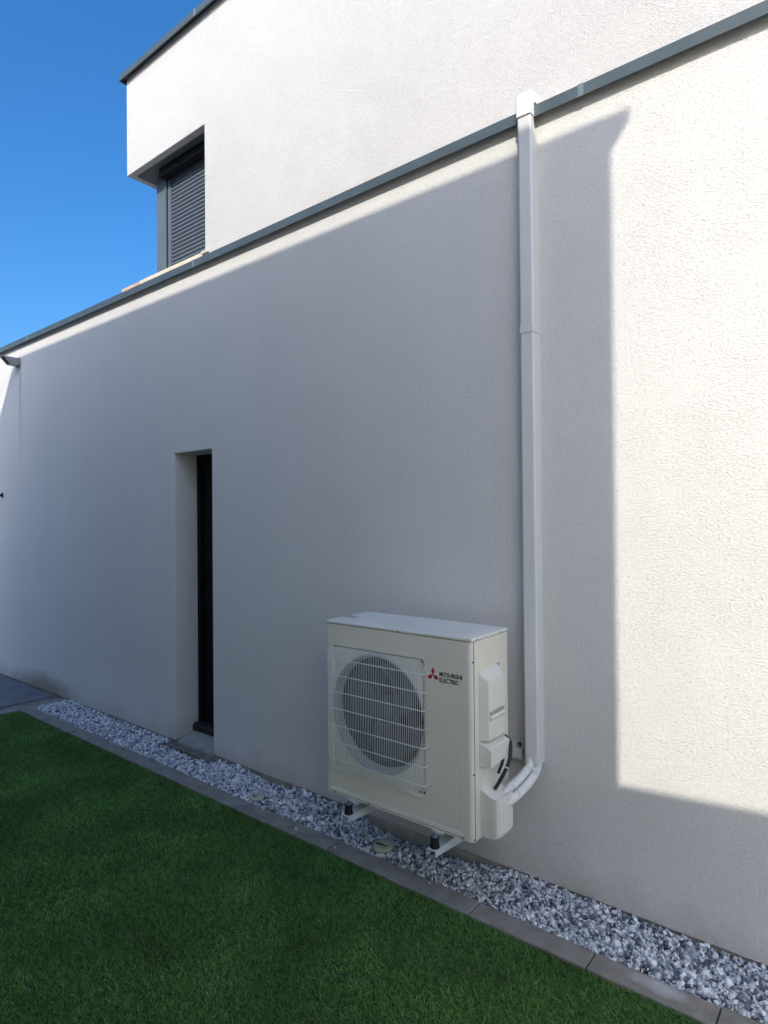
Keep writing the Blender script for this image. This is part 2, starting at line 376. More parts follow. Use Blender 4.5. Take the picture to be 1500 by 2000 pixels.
x[:16] = rng.uniform(-5.5, .4, 16); y[:16] = rng.uniform(-.41, -.335, 16)
size = rng.lognormal(math.log(.0080), .34, n).clip(.004, .017)
layer = rng.uniform(-.011, .007, n)
z = gz(x, y) + layer; z[:16] = .0075; size[:16] *= .6
sc = np.stack([size * rng.uniform(1.0, 1.9, n), size * rng.uniform(.65, 1.05, n), size * rng.uniform(.32, .7, n)], 1)
Rm = rot_random(n)
jit = 1 + rng.uniform(-.30, .30, (n, len(icoV)))
V = icoV[None] * jit[..., None] * sc[:, None, :]
V = np.einsum('nij,nkj->nki', Rm, V) + np.stack([x, y, z], 1)[:, None, :]
V[..., 1] = np.minimum(V[..., 1], np.where(V[..., 2] < 0.0, 0.011, -0.0015))
Fc = (icoF[None] + (np.arange(n) * len(icoV))[:, None, None]).reshape(-1, 3)
tone = rng.choice(3, n, p=[.44, .33, .23])
base = np.array([[.80, .79, .77], [.47, .49, .51], [.15, .17, .20]])[tone] * rng.uniform(.75, 1.25, (n, 1))
T = np.repeat(base, len(icoV), 0)
tag(link('gravel', raw_mesh('gravel', V.reshape(-1, 3), Fc, T), None, M['stone']),
    'bluish white and grey crushed marble gravel strip along the foot of the wall', 'gravel', 'stuff')

# turf
def blades(n, x0, x1, y0, y1, h, wd, seed, mask=None):
    r = np.random.default_rng(seed)
    x = r.uniform(x0, x1, n); y = r.uniform(y0, y1, n)
    if mask is not None: k = mask(x, y); x, y = x[k], y[k]
    n = len(x)
    th = r.uniform(0, 2 * np.pi, n); ln = r.uniform(.4, 1.5, n) * h; H = h * r.uniform(.55, 1.15, n)
    ph = th + r.normal(0, .9, n)
    W = wd * r.uniform(.6, 1.3, n)
    px, py = -np.sin(ph) * W / 2, np.cos(ph) * W / 2
    dx, dy = np.cos(th) * ln, np.sin(th) * ln
    z0 = np.full(n, -.018)
    P = np.stack([np.stack([x - px, y - py, z0], 1), np.stack([x + px, y + py, z0], 1),
                  np.stack([x + .35 * dx + px * .8, y + .35 * dy + py * .8, z0 + H * .6], 1), np.stack([x + .35 * dx - px * .8, y + .35 * dy - py * .8, z0 + H * .6], 1),
                  np.stack([x + dx, y + dy, z0 + H * .95], 1)], 1)
    f = np.array([[0, 1, 2], [0, 2, 3], [3, 2, 4]])
    Fc = (f[None] + (np.arange(n) * 5)[:, None, None]).reshape(-1, 3)
    c = np.array([[.115, .270, .055], [.150, .330, .062], [.21, .345, .115], [.33, .35, .17]])[r.choice(4, n, p=[.38, .34, .23, .05])] * r.uniform(.65, 1.35, (n, 1))
    return P.reshape(-1, 3), Fc, np.repeat(c, 5, 0)
parts = [
    blades(230000, -2.9, 0.6, -2.75, -.420, .020, .0034, 1, lambda x, y: (y > -2.75) & (x < 0.9) & (y < -.42)),
    blades(160000, -6.27, -2.9, -2.9, -.420, .020, .0042, 2),
    blades(14000, -6.27, 1.19, -3.48, -2.75, .026, .010, 4),
    blades(5000, -6.27, 0.9, -.432, -.412, .024, .004, 6),
]
off = 0; Vs, Fs, Ts = [], [], []
for v, f, t in parts: Vs.append(v); Fs.append(f + off); Ts.append(t); off += len(v)
tag(link('grass', raw_mesh('grass', np.concatenate(Vs), np.concatenate(Fs), np.concatenate(Ts)), None, M['grass']),
    'short dark green artificial lawn in full shade beside the kerb', 'grass', 'stuff')

# ------------------------------------------------------------------ house
XL, XR, ZT = -4.304, -3.817, 2.256
UY, UX, UZ0, UZ1 = .25, -5.445, 4.968, 5.862
JX = -4.235
house = thing('house', 'modern house with off-white rendered walls, grey copings and a stepped upper floor', 'house', (-4, 0, 0))
bm = bmesh.new(); prism_y(bm, [(-14, 0), (XL, 0), (XL, ZT), (XR, ZT), (XR, 0), (5, 0), (5, 3.668), (-14, 3.668)], 0, .34)
obj('lower_wall', bm, M['stucco'], house, bevel=.007, seg=3)
bm = bmesh.new(); box(bm, -13.99, 4.99, .341, 7, -.1, 3.60)
obj('rear_wall', bm, M['stucco_up'], house)
bm = bmesh.new(); box(bm, -13.98, 4.98, .013, .33, -.5, -.0005)
obj('foundation', bm, M['found'], house)
# lower coping pieces
def coping(z0, z1, y0, y1, xs, xe, joints, lip=.012):
    xs_ = [xs] + [j for j in joints if xs < j < xe] + [xe]
    for a, b in zip(xs_, xs_[1:]):
        bm = bmesh.new()
        prism_x(bm, [(y0, z0), (y0 + .0015, z0), (y0 + .0015, z1 - .003), (y1, z1 + .006), (y1, z1 + .0085), (y0, z1)][:], a + .0012, b - .0012)
        box(bm, a + .0012, b - .0012, y0 + .0022, y0 + lip, z0 + .004, z0 + .0055)
        box(bm, a + .0012, b - .0012, y0 + .0022, y1, z1 - .018, z1 - .0045)
        obj('coping', bm, M['zinc'], house)
    for j in xs_[1:-1]:
        bm = bmesh.new()
        prism_x(bm, [(y0 - .0022, z0 - .002), (y0 - .0004, z0 - .002), (y0 - .0004, z1 + .0006), (y1 - .002, z1 + .0092), (y1 - .002, z1 + .0115), (y0 - .0022, z1 + .0022)], j - .013, j + .013)
        obj('coping_joint', bm, M['joint'], house)
LJ = [-1.006 + 2.966 * k for k in range(-4, 3)]
coping(3.634, 3.687, -.042, UY - .001, -14.04, 5.04, LJ)
# roof strip behind the lower coping (left of the upper floor)
bm = bmesh.new(); box(bm, -13.99, UX, .345, 7, 3.601, 3.66); obj('flat_roof', bm, M['roof'], house)
# upper floor
bm = bmesh.new(); prism_y(bm, [(UX, UZ0), (JX, UZ0), (JX, 3.60), (5, 3.60), (5, UZ1 + .030), (UX, UZ1 + .030)], UY, 7)
obj('upper_wall', bm, M['stucco_up'], house, bevel=.006, seg=2)
bm = bmesh.new(); box(bm, UX + .075, JX - .002, UY + .06, UY + .9, UZ0 - .006, UZ0 - .001)
obj('soffit_panel', bm, mat('soffit_paint', (0.10, 0.115, 0.12), 0.6, 0, 0.3, vary=0.08, vscale=4), house)
coping(UZ1 - .002, UZ1 + .052, UY - .05, UY + .5, UX - .045, 5.04, [-4.287, -1.32, 1.65])
bm = bmesh.new(); box(bm, UX - .045, UX - .043, UY - .046, 7, UZ1 - .002, UZ1 + .05)
box(bm, UX - .042, UX + .4, UY + .505, 7, UZ1 + .032, UZ1 + .048)
obj('coping', bm, M['zinc'], house)
bm = bmesh.new(); box(bm, UX + .4, 4.99, UY + .505, 7, UZ1 + .0305, UZ1 + .0315); obj('flat_roof', bm, M['roof'], house)
# upstand under the corner window: cream mortar with bare bricks at its end
bm = bmesh.new(); box(bm, -5.235, JX - .002, UY - .0008, UY + .195, 3.66, 3.930)
obj('sill_upstand', bm, M['sillstone'], house, bevel=.005)
bm = bmesh.new(); box(bm, -4.26, -4.175, UY - .022, UY - .001, 3.900, 3.922)
obj('window_sill', bm, mat('sill_paint', (0.62, 0.58, 0.50), 0.7, 0, 0.3, vary=0.06, vscale=10), house, bevel=.003)
bz = 3.662
for r in range(4):
    x0 = -5.555 + (0 if r % 2 else .0)
    cuts = [x0, x0 + (.215 if r % 2 else .105), -5.240]
    for a, b in zip(cuts, cuts[1:]):
        bm = bmesh.new(); box(bm, a + .003, b - .003, UY + random.uniform(-.001, .002), UY + .19, bz + .003, bz + .064)
        obj('brick', bm, M['brick'], house, bevel=.003, seg=1)
    bz += .0665
# corner window
PY = UY + .20
win = obj('corner_window', (lambda bm: (box(bm, -5.27, -5.105, PY, PY + .10, 3.935, UZ0 - .007), bm)[1])(bmesh.new()), M['anthracite'], house, bevel=.002)
bm = bmesh.new(); box(bm, -5.26, -5.20, PY + .101, 6.9, 3.75, UZ0 - .007); obj('side_glazing', bm, M['glass'], win)
bm = bmesh.new(); box(bm, -5.100, -5.092, PY + .002, PY + .05, 3.935, UZ0 - .007); obj('seal_strip', bm, M['rubber'], win)
bm = bmesh.new(); box(bm, -5.112, -5.101, PY - .012, PY - .0006, 3.935, UZ0 - .12); obj('edge_trim', bm, M['slat'], win)
bm = bmesh.new(); box(bm, -5.090, -5.048, PY + .004, PY + .05, 3.935, UZ0 - .007); obj('guide_rail', bm, M['anthracite'], win, bevel=.002)
bm = bmesh.new(); box(bm, -4.262, JX - .003, PY + .004, PY + .05, 3.935, UZ0 - .007); obj('guide_rail', bm, M['anthracite'], win, bevel=.002)
bm = bmesh.new(); box(bm, -5.090, JX - .003, UY + .115, UY + .195, UZ0 - .088, UZ0 - .007); obj('shutter_box', bm, M['door'], win, bevel=.003)
bm = bmesh.new(); box(bm, -5.09, JX - .003, PY + .052, PY + .10, 3.935, UZ0 - .007)
sh = obj('roller_shutter', bm, M['door'], house)
zz = 3.940; slm = None
while zz < UZ0 - .06:
    if slm is None:
        bm = bmesh.new()
        prism_x(bm, [(.030, 0), (.012, .0015), (.003, .009), (.000, .018), (.003, .027), (.012, .033), (.030, .0345)], -5.046, -4.264)
        o = obj('slat', bm, M['slat'], sh); slm = o.data
    else:
        o = bpy.data.objects.new('slat', slm); COL.objects.link(o); o.parent = sh
    o.location = (0, PY + .014, zz); zz += .0365
# slim door / tall opening
bm = bmesh.new(); box(bm, XL + .001, XR - .001, .236, .335, .06, ZT - .001); dr = obj('door', bm, M['door'], house)
bm = bmesh.new()
box(bm, XL + .001, XL + .045, .205, .2355, .10, ZT - .001); box(bm, XR - .045, XR - .001, .205, .2355, .10, ZT - .001)
box(bm, XL + .046, XR - .046, .205, .2355, ZT - .05, ZT - .001)
obj('frame', bm, M['door'], dr, bevel=.003)
bm = bmesh.new(); prism_x(bm, [(.150, .044), (.150, .088), (.168, .102), (.2355, .102), (.2355, .044)], XL + .002, XR - .002)
obj('threshold', bm, mat('threshold_seal', (0.02, 0.021, 0.024), 0.6, 0, 0.3, vary=0.2, vscale=20), house, bevel=.006)
bm = bmesh.new(); prism_x(bm, [(-.012, -.02), (-.012, .018), (.149, .046), (.3, .046), (.3, -.02)], XL + .045, XR - .002)
obj('door_sill', bm, M['concrete'], house, bevel=.006)
bm = bmesh.new()
box(bm, XL - .03, XR + .075, -.085, .012, -.030, -.006); box(bm, XL - .01, XR + .06, -.072, .012, -.11, -.031)
box(bm, XL + .001, XL + .044, -.004, .2, -.02, .012)
bmesh.ops.subdivide_edges(bm, edges=bm.edges[:], cuts=3, use_grid_fill=True)
for v in bm.verts: v.co += Vector((0, random.uniform(-.004, .003), random.uniform(-.003, .0025)))
obj('sill_ledge', bm, M['ledge'], house, bevel=.003)
# rain spout
bm = bmesh.new()
x0, x1 = -7.315, -7.225
prism_x(bm, [(-.004, 3.425), (-.10, 3.425), (-.165, 3.500), (-.165, 3.503), (-.004, 3.503)], x1 - .003, x1)
prism_x(bm, [(-.004, 3.425), (-.10, 3.425), (-.165, 3.500), (-.165, 3.503), (-.004, 3.503)], x0, x0 + .003)
box(bm, x0 + .003, x1 - .003, -.10, -.004, 3.425, 3.428); box(bm, x0 + .003, x1 - .003, -.165, -.004, 3.500, 3.503)
box(bm, x0 - .012, x1 + .012, -.0035, -.0008, 3.412, 3.515)
obj('rain_spout', bm, M['spout'], house)
# small dark fitting at the far left
bm = bmesh.new(); tube(bm, [(-7.72, -.001, 2.03), (-7.72, -.05, 2.03), (-7.70, -.075, 2.022)], .012, 10); lathe_y(bm, -7.72, 2.03, [(.03, -.001), (.03, -.006), (.012, -.008)], 16)
tag(obj('wall_hook', bm, M['rubber'], None, smooth=True), 'small black fitting on the wall at the far left edge below the spout', 'hook')
adopt(house)

# ------------------------------------------------------------------ white line duct
DX0, DX1, DY = -1.302, -1.232, -.072
duct = thing('line_duct', 'white plastic pipe duct running down the wall from the coping to the heat pump', 'duct', (-1.267, 0, .57))
def rrect(x0, x1, y0, y1, r, n=4):      # open at the wall side: only front corners rounded
    p = [(x0, y1)]
    for k in range(n + 1):
        a = math.pi + math.pi / 2 * k / n; p.append((x0 + r + r * math.cos(a), y0 + r + r * math.sin(a)))
    for k in range(n + 1):
        a = 1.5 * math.pi + math.pi / 2 * k / n; p.append((x1 - r + r * math.cos(a), y0 + r + r * math.sin(a)))
    p.append((x1, y1)); return p
def duct_seg(name, z0, z1, g=0.0, par=duct):
    bm = bmesh.new(); pts = rrect(DX0 - g, DX1 + g, DY - g, -.001, .010)
    inner = rrect(DX0 + .002, DX1 - .002, DY + .002, -.001, .008)
    n_ = len(pts); a = [bm.verts.new((x, y, z0)) for x, y in pts]; b = [bm.verts.new((x, y, z1)) for x, y in pts]
    c = [bm.verts.new((x, y, z0)) for x, y in inner]; d = [bm.verts.new((x, y, z1)) for x, y in inner]
    for i in range(n_ - 1):
        bm.faces.new((a[i], a[i + 1], b[i + 1], b[i])); bm.faces.new((c[i + 1], c[i], d[i], d[i + 1]))
        bm.faces.new((a[i + 1], a[i], c[i], c[i + 1])); bm.faces.new((b[i], b[i + 1], d[i + 1], d[i]))
    for i in (0, n_ - 1): bm.faces.new((a[i], b[i], d[i], c[i]))
    return obj(name, bm, M['duct'], par)
lo = duct_seg('lower_cover', .572, 2.628)
duct_seg('joint_collar', 2.606, 2.650, .0035)
bm = bmesh.new(); box(bm, DX0 + .004, DX1 + .0012, -.006, -.0008, .568, 3.45); obj('backplate', bm, M['duct'], duct)
# swept elbow over the coping
def sweep(path, g):
    """path: list of (y_front, z_front, y_back, z_back)"""
    bm = bmesh.new(); rings = []
    for yf, zf, yb, zb in path:
        f = Vector((0, yf, zf)); b = Vector((0, yb, zb)); r = .010; dv = (b - f); L = dv.length; dv.normalize()
        pr = rrect(DX0 - g, DX1 + g, 0 - g, L, r)
        rings.append([bm.verts.new((x, (f + dv * t).y, (f + dv * t).z)) for x, t in pr])
    for a, b in zip(rings, rings[1:]):
        for k in range(len(a) - 1): bm.faces.new((a[k], a[k + 1], b[k + 1], b[k]))
    return bm
path = [(-.072, 2.629, -.001, 2.629), (-.072, 3.40, -.001, 3.40), (-.072, 3.456, -.0015, 3.456), (-.0722, 3.48, -.003, 3.48), (-.073, 3.51, -.008, 3.51), (-.0745, 3.54, -.018, 3.54), (-.0765, 3.57, -.030, 3.57), (-.0785, 3.60, -.040, 3.60), (-.080, 3.620, -.045, 3.620), (-.081, 3.636, -.047, 3.636)]
obj('upper_cover', sweep(path, 0), M['duct'], duct).modifiers.new('solid', 'SOLIDIFY').thickness = .0015
path = [(-.084, 3.632, -.0445, 3.632), (-.086, 3.672, -.0445, 3.6975), (-.0855, 3.705, -.040, 3.701), (-.080, 3.732, -.030, 3.705), (-.066, 3.750, -.010, 3.708), (.0, 3.762, .0, 3.711), (.248, 3.765, .248, 3.714)]
obj('end_cap', sweep(path, .003), mat('cap_white', (0.78, 0.78, 0.77), 0.4, 0, 0.5, vary=0.02, vscale=5), duct, smooth=True)
adopt(duct)

# ------------------------------------------------------------------ heat pump
X0, X1, Y0, Y1, Z0, Z1 = -2.216, -1.356, -.460, -.130, .335, 1.213
hp = thing('heat_pump', 'cream outdoor heat pump unit with round fan grille on white wall brackets', 'heat pump', (-1.786, -.295, .335))
# casing: front panel with recess and round mouth
FX, FZ, FR = -1.890, .787, .286
rx0, rx1, rz0, rz1 = -2.180, -1.602, .459, 1.091
zt = 1.1945
def rect_ray(cx, cz, a, x0, x1, z0, z1):
    c, s = math.cos(a), math.sin(a); t = 1e9
    if c > 1e-9: t = min(t, (x1 - cx) / c)
    if c < -1e-9: t = min(t, (x0 - cx) / c)
    if s > 1e-9: t = min(t, (z1 - cz) / s)
    if s < -1e-9: t = min(t, (z0 - cz) / s)
    return cx + t * c, cz + t * s
xr_in, xl_in = X1 - .022, X0 + .010
angs = [2 * math.pi * k / 120 for k in range(120)]
for (x_, z_) in ((xl_in, Z0), (xr_in, Z0), (xr_in, zt), (xl_in, zt), (rx0, rz0), (rx1, rz0), (rx1, rz1), (rx0, rz1)):
    angs.append(math.atan2(z_ - FZ, x_ - FX) % (2 * math.pi))
angs = sorted(set(round(a, 6) for a in angs))
def rr_round(a, x0, x1, z0, z1, r):     # rounded rectangle along a ray
    x, z = rect_ray(FX, FZ, a, x0, x1, z0, z1)
    cx = min(max(x, x0 + r), x1 - r); cz = min(max(z, z0 + r), z1 - r)
    if (x < x0 + r or x > x1 - r) and (z < z0 + r or z > z1 - r):
        d = Vector((math.cos(a), math.sin(a))); lo_, hi = 0.0, math.hypot(x - FX, z - FZ)
        for _ in range(30):
            t = (lo_ + hi) / 2; px, pz = FX + d.x * t, FZ + d.y * t
            out = math.hypot(px - cx, pz - cz) > r and (px < x0 + r or px > x1 - r) and (pz < z0 + r or pz > z1 - r)
            if out: hi = t
            else: lo_ = t
        return FX + d.x * lo_, FZ + d.y * lo_
    return x, z
bm = bmesh.new()
def ring(fn): return [bm.verts.new(fn(a)) for a in angs]
def P2(t, y): return (t[0], y, t[1])
loops = [ring(lambda a: P2(rect_ray(FX, FZ, a, xl_in, xr_in, Z0, zt), Y0)),
         ring(lambda a: P2(rr_round(a, rx0, rx1, rz0, rz1, .018), Y0)),
         ring(lambda a: P2(rr_round(a, rx0 + .003, rx1 - .003, rz0 + .003, rz1 - .003, .016), Y0 + .002)),
         ring(lambda a: P2(rr_round(a, rx0 + .006, rx1 - .006, rz0 + .006, rz1 - .006, .014), Y0 + .010)),
         ring(lambda a: (FX + FR * math.cos(a), Y0 + .011, FZ + FR * math.sin(a)))]
for A, B in zip(loops, loops[1:]):
    for k in range(len(angs)):
        bm.faces.new((A[k], A[(k + 1) % len(angs)], B[(k + 1) % len(angs)], B[k]))
# rounded vertical edges, sides, back, bottom
prof = [(xr_in, Y0)] + [(X1 - .022 + .022 * math.sin(a), Y0 + .022 - .022 * math.cos(a)) for a in [math.pi / 2 * k / 6 for k in range(1, 7)]] + [(X1, Y1), (X0, Y1)] + \
       [(X0 + .010 - .010 * math.cos(a), Y0 + .010 - .010 * math.sin(a)) for a in [math.pi / 2 * k / 4 for k in range(0, 5)]]
va = [bm.verts.new((x, y, Z0)) for x, y in prof]; vb = [bm.verts.new((x, y, zt)) for x, y in prof]
for i in range(len(prof) - 1): bm.faces.new((va[i], va[i + 1], vb[i + 1], vb[i]))
bm.faces.new(va[::-1]); bm.faces.new(vb)
casing = obj('casing', bm, M['unit'], hp)
# seams and raised rims belong to the casing
def strip(name, x0, x1, y0, y1, z0, z1, m, par, bev=.001): 
    bm = bmesh.new(); box(bm, x0, x1, y0, y1, z0, z1); return obj(name, bm, m, par, bevel=bev, seg=2)
gapm = M['rubber']
strip('panel_gap', X1 - .0008, X1 + .0006, Y0 + .0175, Y0 + .0195, Z0 + .01, zt, gapm, casing, 0)
strip('side_panel', X1 - .002, X1 + .0022, Y0 + .0215, Y1 - .006, Z0 + .006, zt - .004, M['unit'], casing, .0015)
strip('bottom_gap', X0 + .02, X1 - .04, Y0 - .0004, Y0 + .001, Z0 + .0085, Z0 + .0098, gapm, casing, 0)
# lid
lid = obj('lid', (lambda bm: (box(bm, X0 - .003, X1 + .004, Y0 - .003, Y1 + .003, 1.196, Z1), bm)[1])(bmesh.new()), M['unit_top'], hp, bevel=.007, seg=3)
for i, yy in enumerate((-.425, -.36, -.295, -.23, -.165)):
    bm = bmesh.new()
    box(bm, X0 + .05, X1 - .09, yy, yy + .030, Z1 - .001, Z1 + .0022)
    obj('raised_rib', bm, M['unit_top'], lid, bevel=.002)
bm = bmesh.new()
for y0_, y1_, x0_, x1_ in ((-.445, -.150, -1.412, -1.405), (-.445, -.150, -1.388, -1.381)):
    box(bm, x0_, x1_, y0_, y1_, Z1 - .001, Z1 + .002)
obj('raised_rib', bm, M['unit_top'], lid, bevel=.001)
bm = bmesh.new(); rg = random.Random(4)
for r_ in range(2):
    xx = -2.195
    while xx < -2.135:
        wdt = rg.uniform(.004, .012); box(bm, xx, xx + wdt, -.345 + r_ * .03, -.335 + r_ * .03, Z1 + .0024, Z1 + .0028); xx += wdt + .004
obj('printed_mark', bm, M['black'], lid)['kind'] = 'stuff'
# raised outlines
def frame_strip(bm, x0, x1, z0, z1, w_=.003, t=.0018, sides=True):
    y0 = Y0 - t; y1 = Y0 + .0005
    n_ = 6; r = .008
    def outline(o):
        p = []
        for cx, cz, s in ((x1 - r, z1 - r, 0), (x0 + r, z1 - r, 1), (x0 + r, z0 + r, 2), (x1 - r, z0 + r, 3)):
            for k in range(n_ + 1):
                a = math.pi / 2 * (s + k / n_); p.append((cx + (r - o) * math.cos(a), cz + (r - o) * math.sin(a)))
        return p
    A, B = outline(0), outline(w_)
    a0 = [bm.verts.new((x, y1, z)) for x, z in A]; a1 = [bm.verts.new((x, y0, z)) for x, z in outline(w_ * .3)]
    b1 = [bm.verts.new((x, y0, z)) for x, z in outline(w_ * .7)]; b0 = [bm.verts.new((x, y1, z)) for x, z in B]
    m_ = len(A)
    for k in range(m_):
        j = (k + 1) % m_
        for p, q in ((a0, a1), (a1, b1), (b1, b0)): bm.faces.new((p[k], p[j], q[j], q[k]))
for xa in (-1.570, -1.506, -1.443):
    bm = bmesh.new(); frame_strip(bm, xa, xa + .036, .392, .738, .004, .0010)
    obj('embossed_rib', bm, M['unit'], casing, smooth=True)
bm = bmesh.new(); frame_strip(bm, X0 + .022, -1.405, .3475, .3635, .0045, .0028)
obj('embossed_rib', bm, M['unit'], casing, smooth=True)
# bell mouth + throat
bm = bmesh.new()
prof_ = [(FR + .002, Y0 + .0108), (FR - .001, Y0 + .005), (FR - .004, Y0 + .003), (FR - .008, Y0 + .003), (FR - .012, Y0 + .007), (FR - .016, Y0 + .018), (FR - .019, Y0 + .03), (FR - .020, Y0 + .050)]
lathe_y(bm, FX, FZ, prof_, 96); obj('bell_mouth', bm, M['bell'], hp, smooth=True)
bm = bmesh.new(); rr = lathe_y(bm, FX, FZ, [(FR - .0205, Y0 + .051), (FR - .021, Y0 + .24)], 64); bm.faces.new(rr[-1])
obj('coil', bm, M['coil'], hp)
# fan
bm = bmesh.new(); rr = lathe_y(bm, FX, FZ, [(.004, Y0 + .045), (.05, Y0 + .048), (.062, Y0 + .055), (.066, Y0 + .11)], 40); bm.faces.new(rr[0]); bm.faces.new(rr[-1])
fan = obj('fan', bm, M['fan'], hp, smooth=True)
for b_ in range(3):
    bm = bmesh.new(); g = []
    for i in range(9):
        rad = .060 + (.238 - .060) * i / 8; row = []
        for j in range(9):
            span = R(78) + R(14) * i / 8; a = R(120 * b_ + 20) + span * (j / 8 - .3) + R(30) * (i / 8) ** 1.5
            rr_ = rad * (1 - .10 * (j / 8) ** 3 * (i / 8))
            row.append(bm.verts.new((FX + rr_ * math.cos(a), Y0 + .040 + .075 * (j / 8) + .012 * math.sin(math.pi * j / 8), FZ + rr_ * math.sin(a))))
        g.append(row)
    for i in range(8):
        for j in range(8): bm.faces.new((g[i][j], g[i + 1][j], g[i + 1][j + 1], g[i][j + 1]))
    o = obj('fan_blade', bm, M['fan'], fan, smooth=True); sm = o.modifiers.new('solid', 'SOLIDIFY'); sm.thickness = .003
# grille
bm = bmesh.new()
def wire(pts, r=.00115, n_=5): tube(bm, pts, r, n_)
nx = 55; gx0, gx1 = -2.168, -1.592; gy = Y0 - .041
for i in range(nx):
    xw = gx0 + (gx1 - gx0) * i / (nx - 1)
    top = 1.083 if xw < -1.618 else 1.048
    bot = .466 if xw < -1.645 else .505
    if xw < -2.150: bot = .500
    wire([(xw, Y0 + .006, top + .004), (xw, Y0 - .022, top - .001), (xw, gy, top - .016), (xw, gy, bot + .05), (xw, gy + .006, bot + .02), (xw, Y0 + .006, bot)])
for zw in (1.030, .948, .866, .782, .698, .614, .530):
    tube(bm, [(gx0 - .010, Y0 + .006, zw), (gx0 - .006, gy + .008, zw), (gx0 + .008, gy + .003, zw), (gx1 - .008, gy + .003, zw), (gx1 + .006, gy + .008, zw), (gx1 + .010, Y0 + .006, zw)], .0022, 6)
for xw in (gx0 + .14, FX, gx1 - .14):
    pass
obj('fan_grille', bm, M['wire'], hp, smooth=True)
# screws
def screw(p, nrm, r=.0042):
    bm = bmesh.new(); nrm = Vector(nrm); p = Vector(p)
    tube(bm, [p - nrm * .001, p + nrm * .0018], r, 10)
    obj('screw', bm, M['screw'], casing)
for x_, z_ in ((-1.752, 1.2), (-2.165, .3405), (-1.942, .3405), (-1.408, .3405)): screw((x_, Y0 - (.003 if z_ > 1 else 0), z_), (0, -1, 0), .0038)
for x_, z_ in ((-2.160, 1.081), (-1.620, 1.076), (-1.615, .480), (-1.637, .478), (-2.160, .489)): screw((x_, Y0 + .010, z_), (0, -1, 0), .0045)
for y_, z_ in ((-.413, 1.203), (-.197, 1.203)): screw((X1 + .004, y_, z_), (1, 0, 0), .0036)
for z_ in (1.108, .624, .345): screw((X1 - .001, Y0 + .012, z_), (.8, -.6, 0), .0036)
# emblem and lettering (flat print on the front panel)
def rhomb(bm, cx, cz, ang, L, Wd, y):
    d = Vector((math.cos(ang), math.sin(ang))); p = Vector((-d.y, d.x))
    pts = [Vector((cx, cz)), Vector((cx, cz)) + d * L / 2 + p * Wd / 2, Vector((cx, cz)) + d * L, Vector((cx, cz)) + d * L / 2 - p * Wd / 2]
    a = [bm.verts.new((q.x, y, q.y)) for q in pts]; b = [bm.verts.new((q.x, y + .0008, q.y)) for q in pts]
    bm.faces.new(a); bm.faces.new(b[::-1])
    for i in range(4): bm.faces.new((a[i], b[i], b[(i + 1) % 4], a[(i + 1) % 4]))
bm = bmesh.new()
for a in (90, 210, 330): rhomb(bm, -1.5555, 1.0265 , R(a), .0345, .0345 * .577, Y0 - .0006)
obj('emblem', bm, M['red'], casing)
def text(body, x, z, width, height, name='lettering'):
    cu = bpy.data.curves.new('t', 'FONT'); cu.body = body; cu.size = 1; cu.extrude = .01; cu.offset = .012; cu.resolution_u = 3
    to = bpy.data.objects.new('t', cu); COL.objects.link(to); bpy.context.view_layer.update()
    me = bpy.data.meshes.new_from_object(to.evaluated_get(bpy.context.evaluated_depsgraph_get()))
    bpy.data.objects.remove(to); bpy.data.curves.remove(cu)
    c = np.array([v.co[:] for v in me.vertices]); mn, mx = c.min(0), c.max(0)
    for v in me.vertices:
        v.co = (x + (v.co.x - mn[0]) / (mx[0] - mn[0]) * width, Y0 - .0004 - (v.co.z - mn[2]) / (mx[2] - mn[2]) * .0008, z + (v.co.y - mn[1]) / (mx[1] - mn[1]) * height)
    return link(name, me, casing, M['black'])
text('MITSUBISHI', -1.5205, 1.0275, .1165, .0195)
text('ELECTRIC', -1.5205, 1.0010, .1000, .0200)
# upper service cover on the side: wide base, narrower face, lower block deeper
def slab_x(bm, pts_base, pts_top, x0, x1):      # loft between two YZ polygons
    a = [bm.verts.new((x0, y, z)) for y, z in pts_base]; b = [bm.verts.new((x1, y, z)) for y, z in pts_top]
    bm.faces.new(a); bm.faces.new(b[::-1])
    for i in range(len(a)):
        j = (i + 1) % len(a); bm.faces.new((a[i], b[i], b[j], a[j]))
xs_ = X1 + .002
bm = bmesh.new()
slab_x(bm, [(-.404, .758), (-.404, 1.050), (-.392, 1.062), (-.232, 1.062), (-.222, 1.050), (-.222, .758)],
           [(-.386, .758), (-.386, 1.018), (-.378, 1.026), (-.252, 1.026), (-.242, 1.018), (-.242, .758)], xs_, xs_ + .040)
cov = obj('service_cover', bm, M['plastic'], hp, bevel=.004, seg=3)
bm = bmesh.new()
slab_x(bm, [(-.404, .645), (-.404, .752), (-.222, .752), (-.205, .735), (-.205, .652), (-.212, .645)],
           [(-.398, .648), (-.398, .722), (-.388, .734), (-.232, .734), (-.222, .722), (-.222, .662), (-.262, .648)][:6], xs_, xs_ + .056)
obj('service_cover', bm, M['plastic'], hp, bevel=.004, seg=3)
bm = bmesh.new(); box(bm, xs_ + .0405, xs_ + .0420, -.380, -.250, .868, .884); obj('finger_slot', bm, mat('slot_shadow_plastic', (0.40, 0.37, 0.30), 0.7, 0, 0.2, vary=0.1, vscale=20), cov)
bm = bmesh.new(); prism_y(bm, [(xs_ + .0395, .838), (xs_ + .0395, .867), (xs_ + .045, .867), (xs_ + .050, .858)], -.382, -.248); obj('finger_grip', bm, M['plastic'], cov, bevel=.002)
for k, zz in enumerate([.888, .8955, .903, .9105] + [.829 - .0088 * k for k in range(8)]):
    bm = bmesh.new(); box(bm, xs_ + .039, xs_ + .0428, -.378, -.246, zz, zz + .0036); obj('louvre', bm, M['plastic'], cov, bevel=.001, seg=1)
